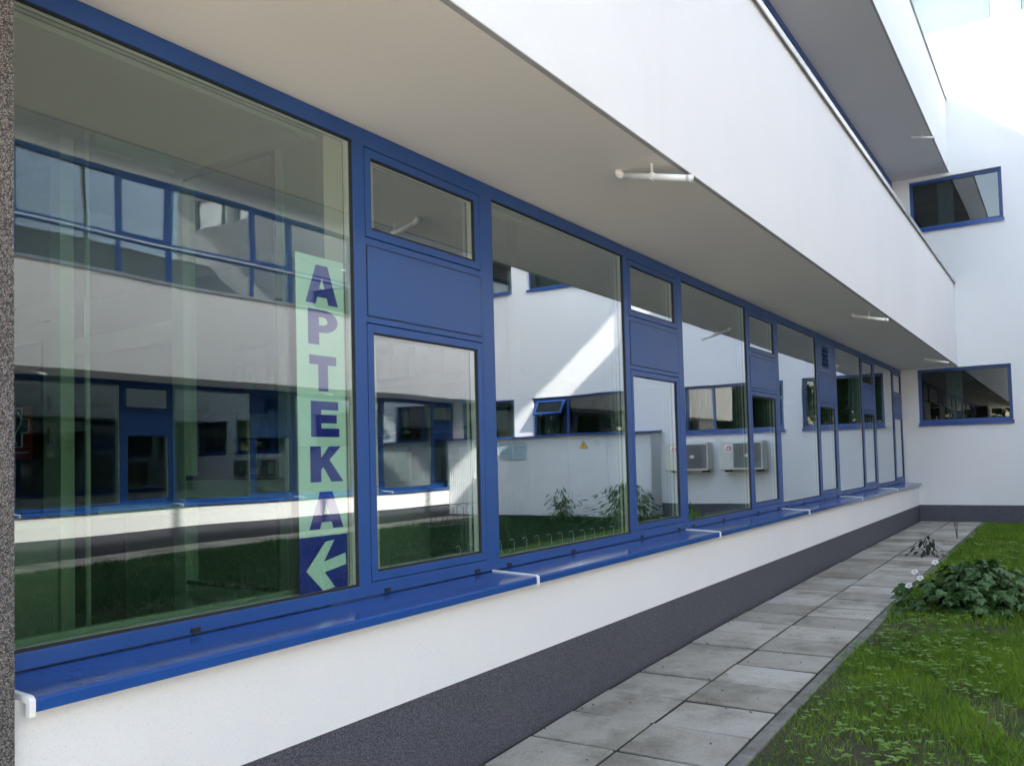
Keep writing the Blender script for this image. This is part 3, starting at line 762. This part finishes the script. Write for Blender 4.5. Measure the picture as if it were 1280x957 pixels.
rw = MB().box(0, 5.1, 0, .12, 0, 2.68).build('room_partition', M['roomdark']); rw.location = (-5.29, 4.10, H-1.215)
tag(rw, 'dark solid wall closing the pharmacy room behind the shelves', 'wall')
# ------------------------------------------------------------------ air conditioners on the end wall
def ac(x0, x1, label):
    w = x1-x0
    r_ = empty('air_conditioner', (x0, YE-.34, H-.28), 0, label, 'air conditioner', 'air conditioners on the end wall')
    MB().box(0, w, 0, .29, 0, .56).build('casing', M['acbody'], r_, .012)
    cx_, cz = w*.36, .28; gr = MB()
    MB().plate('y', -.006, -.0005, .03, w*.68, .04, .52).build('grille_plate', M['acdark'], r_)
    for rad in (.05,.085,.12,.155,.19,.22):
        pts = [(cx_+rad*math.cos(t), -.014, cz+rad*math.sin(t)) for t in [i*2*math.pi/28 for i in range(29)]]
        gr.tube(pts, .0035, 5, cap=False)
    for k in range(8):
        t = k*math.pi/4; gr.tube([(cx_+.03*math.cos(t), -.012, cz+.03*math.sin(t)), (cx_+.225*math.cos(t), -.012, cz+.225*math.sin(t))], .003, 5)
    gr.build('fan_grille', M['acdark'], r_)
    hb = MB(); hb.tube([(cx_,-.018,cz),(cx_,-.004,cz)], .034, 16); hb.build('hub', M['whitepl'], r_)
    lx = w*.80
    part('badge', 'whitepl', r_, (lx-.07,lx+.07,-.004,-.0005,.36,.50))
    b = MB()
    b.prism([(lx+.055,.415),(lx-.0,.485),(lx-.018,.465),(lx+.030,.415)], 'y', -.007, -.0045); b.prism([(lx-.058,.415),(lx-.012,.415),(lx-.026,.47),(lx-.04,.47)], 'y', -.007, -.0045)
    b.box(lx-.055, lx+.055, -.007, -.0045, .385, .402)
    b.build('badge_mark', M['red'], r_)
    part('foot', 'black', r_, (.08,.14,.02,.33,-.04,-.001)); part('foot', 'black', r_, (w-.14,w-.08,.02,.33,-.04,-.001))
    p = MB(); p.tube([(w+.02,.2,.10),(w+.05,.25,.06),(w+.05,.31,.02)], .012, 8); p.build('pipe', M['whitepl'], r_)
ac(3.52, 4.38, 'beige wall air conditioner with round fan, nearer the white cabinet')
ac(2.42, 3.26, 'beige wall air conditioner with red badge, nearer the glass corner')

# ------------------------------------------------------------------ utility cabinet
cb = empty('utility_cabinet', (4.65, 16.08, H-1.29), 0, 'long white sheet metal utility cabinet with blue roof and ribbed doors against the end wall', 'cabinet')
part('body', 'shed', cb, (0,5.22,.03,.56,.08,1.80)); part('base', 'navy', cb, (.02,5.2,.05,.55,-.05,.08))
MB().prism([(-.10,1.80),(.565,1.84),(.565,1.87),(-.10,1.83)], 'x', -.06, 5.22).build('roof', M['sill'], cb, .003)
def ribbed(x0, x1, z0, z1):
    b = MB(); pts = []; x = x0; k = 0; st = .03
    while x < x1-1e-6:
        yv = .012 if k % 2 else .026
        pts += [(x, yv), (min(x+st, x1), yv)]; x += st; k += 1
    b.prism(pts+[(x1,.0295),(x0,.0295)], 'z', z0, z1); return b
for a, b in ((2.92,3.68),(3.69,4.45),(4.47,5.2)):
    d = ribbed(a, b, .12, 1.74).build('door', M['shed'], cb)
    h = MB(); h.tube([(b-.05,-.01,.9),(b-.05,-.01,1.02)], .01, 8); h.box(b-.055,b-.045,-.01,.012,.95,.97); h.build('handle', M['alu'], d)
for a in (3.00, 3.36):
    d = MB(); 
    for k in range(9): d.prism([(.008, 1.36+k*.034), (-.012, 1.345+k*.034), (-.012,1.351+k*.034), (.008,1.372+k*.034)], 'x', a, a+.28)
    d.ring('y', -.014, .010, a-.02, a+.30, 1.32, 1.70, .018); d.build('louvre', M['shedgrille'], cb)
for a in (.02,.98,1.94):
    MB().box(a, a+.94, .018, .0295, .12, 1.74).build('side_panel', M['shed'], cb, .003)
def wsign(x, z, label, kind):
    r_ = empty('warning_sign', (x, 16.08+.010, z), 0, label, 'sign')
    if kind == 'tri':
        MB().prism([(-.10,0),(.10,0),(0,.175)], 'y', 0, .005).build('plate', M['black'], r_)
        MB().prism([(-.083,.009),(.083,.009),(0,.156)], 'y', -.002, -.0003).build('face', M['yellow'], r_)
        b = MB(); b.prism([(.012,.125),(-.022,.070),(.002,.074),(-.006,.056)], 'y', -.004, -.0022); b.prism([(-.006,.056),(.002,.074),(.020,.080),(-.004,.025)], 'y', -.004, -.0022)
        b.build('lightning_bolt', M['black'], r_)
    elif kind == 'round':
        b = MB(); b.tube([(0,.005,0),(0,0,0)], .055, 24); b.build('plate', M['whitepl'], r_)
        b = MB(); b.tube([(.05*math.cos(t),-.002,.05*math.sin(t)) for t in [i*2*math.pi/20 for i in range(21)]], .004, 5, cap=False); b.tube([(-.035,-.002,-.035),(.035,-.002,.035)], .004, 5); b.build('ring', M['navy'], r_)
    else:
        MB().box(-.10,.10,0,.005,0,.14).build('plate', M['whitepl'], r_)
        b = MB(); b.tube([(-.04+.035*math.cos(t),-.002,.07+.035*math.sin(t)) for t in [i*2*math.pi/16 for i in range(17)]], .005, 5, cap=False); b.build('ring', M['red'], r_)
        MB().prism([(.01,.035),(.09,.035),(.05,.105)], 'y', -.003, -.0003).build('face', M['yellow'], r_)
wsign(6.16, H+.22, 'yellow triangular warning sign with a black bolt on the white cabinet', 'tri')
wsign(5.86, H+.35, 'small round white sign beside the yellow triangle on the cabinet', 'round')
wsign(8.62, H+.20, 'white rectangular warning plate on the ribbed cabinet door', 'rect')

# low bicycle rack by the opposite wing
br = empty('bicycle_rack', (8.0, 13.0, gz(13)), R(8), 'low metal bicycle rack standing on the grass edge by the opposite wing', 'bicycle rack')
b = MB()
for x in (0,.5): b.tube([(x,0,.03),(x,1.7,.03)], .015, 8)
b.build('base_rail', M['acdark'], br)
for k in range(6):
    b = MB(); y = .1+.3*k; b.tube([(0,y,.03),(0,y,.35),(.12,y,.42),(.38,y,.42),(.5,y,.35),(.5,y,.03)], .009, 7); b.build('hoop', M['acdark'], br)

# unseen panel on posts, added only to cut the sun to a band
rsn = empty('sun_blocker', (-4.0, -1.19, H+5.95), 0, 'long grey unseen panel on posts, added above the near wing to block sun', 'sun blocker')
b = MB(); b.box(-.06, 0, 0, 18.5, 5.10, 10.2); b.build('panel', M['screen'], rsn)
for k in range(6):
    b = MB(); b.box(-.18, -.07, .3+3.3*k, .4+3.3*k, 0, 10.1); b.build('post', M['screen'], rsn)

# ------------------------------------------------------------------ trees beyond the forecourt, behind the viewer
def tree(x, y, h, seed, label):
    rr = random.Random(seed); root = empty('tree', (x, y, gz(0)-.45), rr.uniform(0,6), label, 'tree', 'trees beyond the forecourt')
    tr = MB(); tr.tube([(0,0,0),(.08,.05,h*.3),(.0,.1,h*.6),(.1,.0,h*.9)], .24, 9, r1=.04)
    for k in range(9):
        a = rr.uniform(0,6.28); z = h*rr.uniform(.28,.7); l = h*rr.uniform(.18,.3)
        tr.tube([(0,0,z),(math.cos(a)*l*.6, math.sin(a)*l*.6, z+l*.35),(math.cos(a)*l, math.sin(a)*l, z+l*.8)], .09, 6, r1=.02)
    tr.build('trunk', M['bark'], root)
    cl = [(rr.uniform(-1,1)*h*.22, rr.uniform(-1,1)*h*.22, h*rr.uniform(.38,.88), h*rr.uniform(.11,.18)) for _ in range(14)]
    f = MB()
    for k in range(3600):
        c_ = rr.choice(cl); v = Vector((rr.gauss(0,1), rr.gauss(0,1), rr.gauss(0,1))).normalized()*c_[3]*rr.uniform(.6,1.15)
        p = Vector(c_[:3])+v; d = Vector((rr.gauss(0,1), rr.gauss(0,1), rr.gauss(-.3,1))).normalized(); e = d.orthogonal().normalized(); s2 = rr.uniform(.16,.30)
        f.add([p-d*s2, p+e*s2*.6, p+d*s2, p-e*s2*.6], [(0,1,2,3)])
    f.build('crown', M['crown'], root)
for i in range(9):
    tree(-14+5.2*i+random.uniform(-1,1), -30+random.uniform(-3,3), random.uniform(8,12), 40+i, 'broad green deciduous tree beyond the forecourt, behind the viewer')

# ------------------------------------------------------------------ camera
r_ = Vector((0.8354599273785515, 0.5489573417199363, -0.02554499395981166))
u_ = Vector((0.0441856876071098, -0.02076817340286832, 0.9988074428958744))
w_ = Vector((-0.5477721558780736, 0.8355923168299775, 0.041607034253812056))
cam = bpy.data.cameras.new('camera'); co_ = bpy.data.objects.new('camera', cam); col.objects.link(co_)
mt = Matrix.Identity(4)
for i in range(3): mt[i][0] = r_[i]; mt[i][1] = u_[i]; mt[i][2] = -w_[i]
mt[0][3], mt[1][3], mt[2][3] = 2.5, 0, H
co_.matrix_world = mt
cam.sensor_fit = 'HORIZONTAL'; cam.sensor_width = 36; cam.lens = 1063.8/1280*36
cam.shift_x = .9/1280; cam.shift_y = 53.4/1280
cam.clip_start = .05; cam.clip_end = 2000
scene.camera = co_

# ------------------------------------------------------------------ light
sd = Vector((-1, -.45, .816)).normalized()
el = math.asin(sd.z); az = math.atan2(sd.x, sd.y)
wld = bpy.data.worlds.new('World'); scene.world = wld; wld.use_nodes = True
t = wld.node_tree; bg = t.nodes['Background']
sk = t.nodes.new('ShaderNodeTexSky'); sk.sky_type = 'NISHITA'; sk.sun_disc = False
sk.sun_elevation = el; sk.sun_rotation = az; sk.air_density = 1.0; sk.dust_density = 1.5; sk.ozone_density = 1.0
mxw = t.nodes.new('ShaderNodeMix'); mxw.data_type = 'RGBA'; mxw.blend_type = 'MULTIPLY'; mxw.inputs[0].default_value = 1
mxw.inputs[7].default_value = (1.12, 1.0, .86, 1)
t.links.new(sk.outputs[0], mxw.inputs[6]); t.links.new(mxw.outputs[2], bg.inputs[0]); bg.inputs[1].default_value = .15
sl = bpy.data.lights.new('sun', 'SUN'); sl.energy = 2.2; sl.angle = R(.5); sl.color = (1, .90, .78)
so = bpy.data.objects.new('sun', sl); col.objects.link(so)
so.rotation_euler = sd.to_track_quat('Z', 'Y').to_euler()
scene.render.engine = 'CYCLES'
c = scene.cycles; c.max_bounces = 8; c.diffuse_bounces = 4; c.glossy_bounces = 6; c.transparent_max_bounces = 16
c.sample_clamp_indirect = 8
vs_ = scene.view_settings; vs_.view_transform = 'Standard'; vs_.look = 'None'; vs_.gamma = 1; vs_.use_curve_mapping = False
vs_.exposure = 2.47
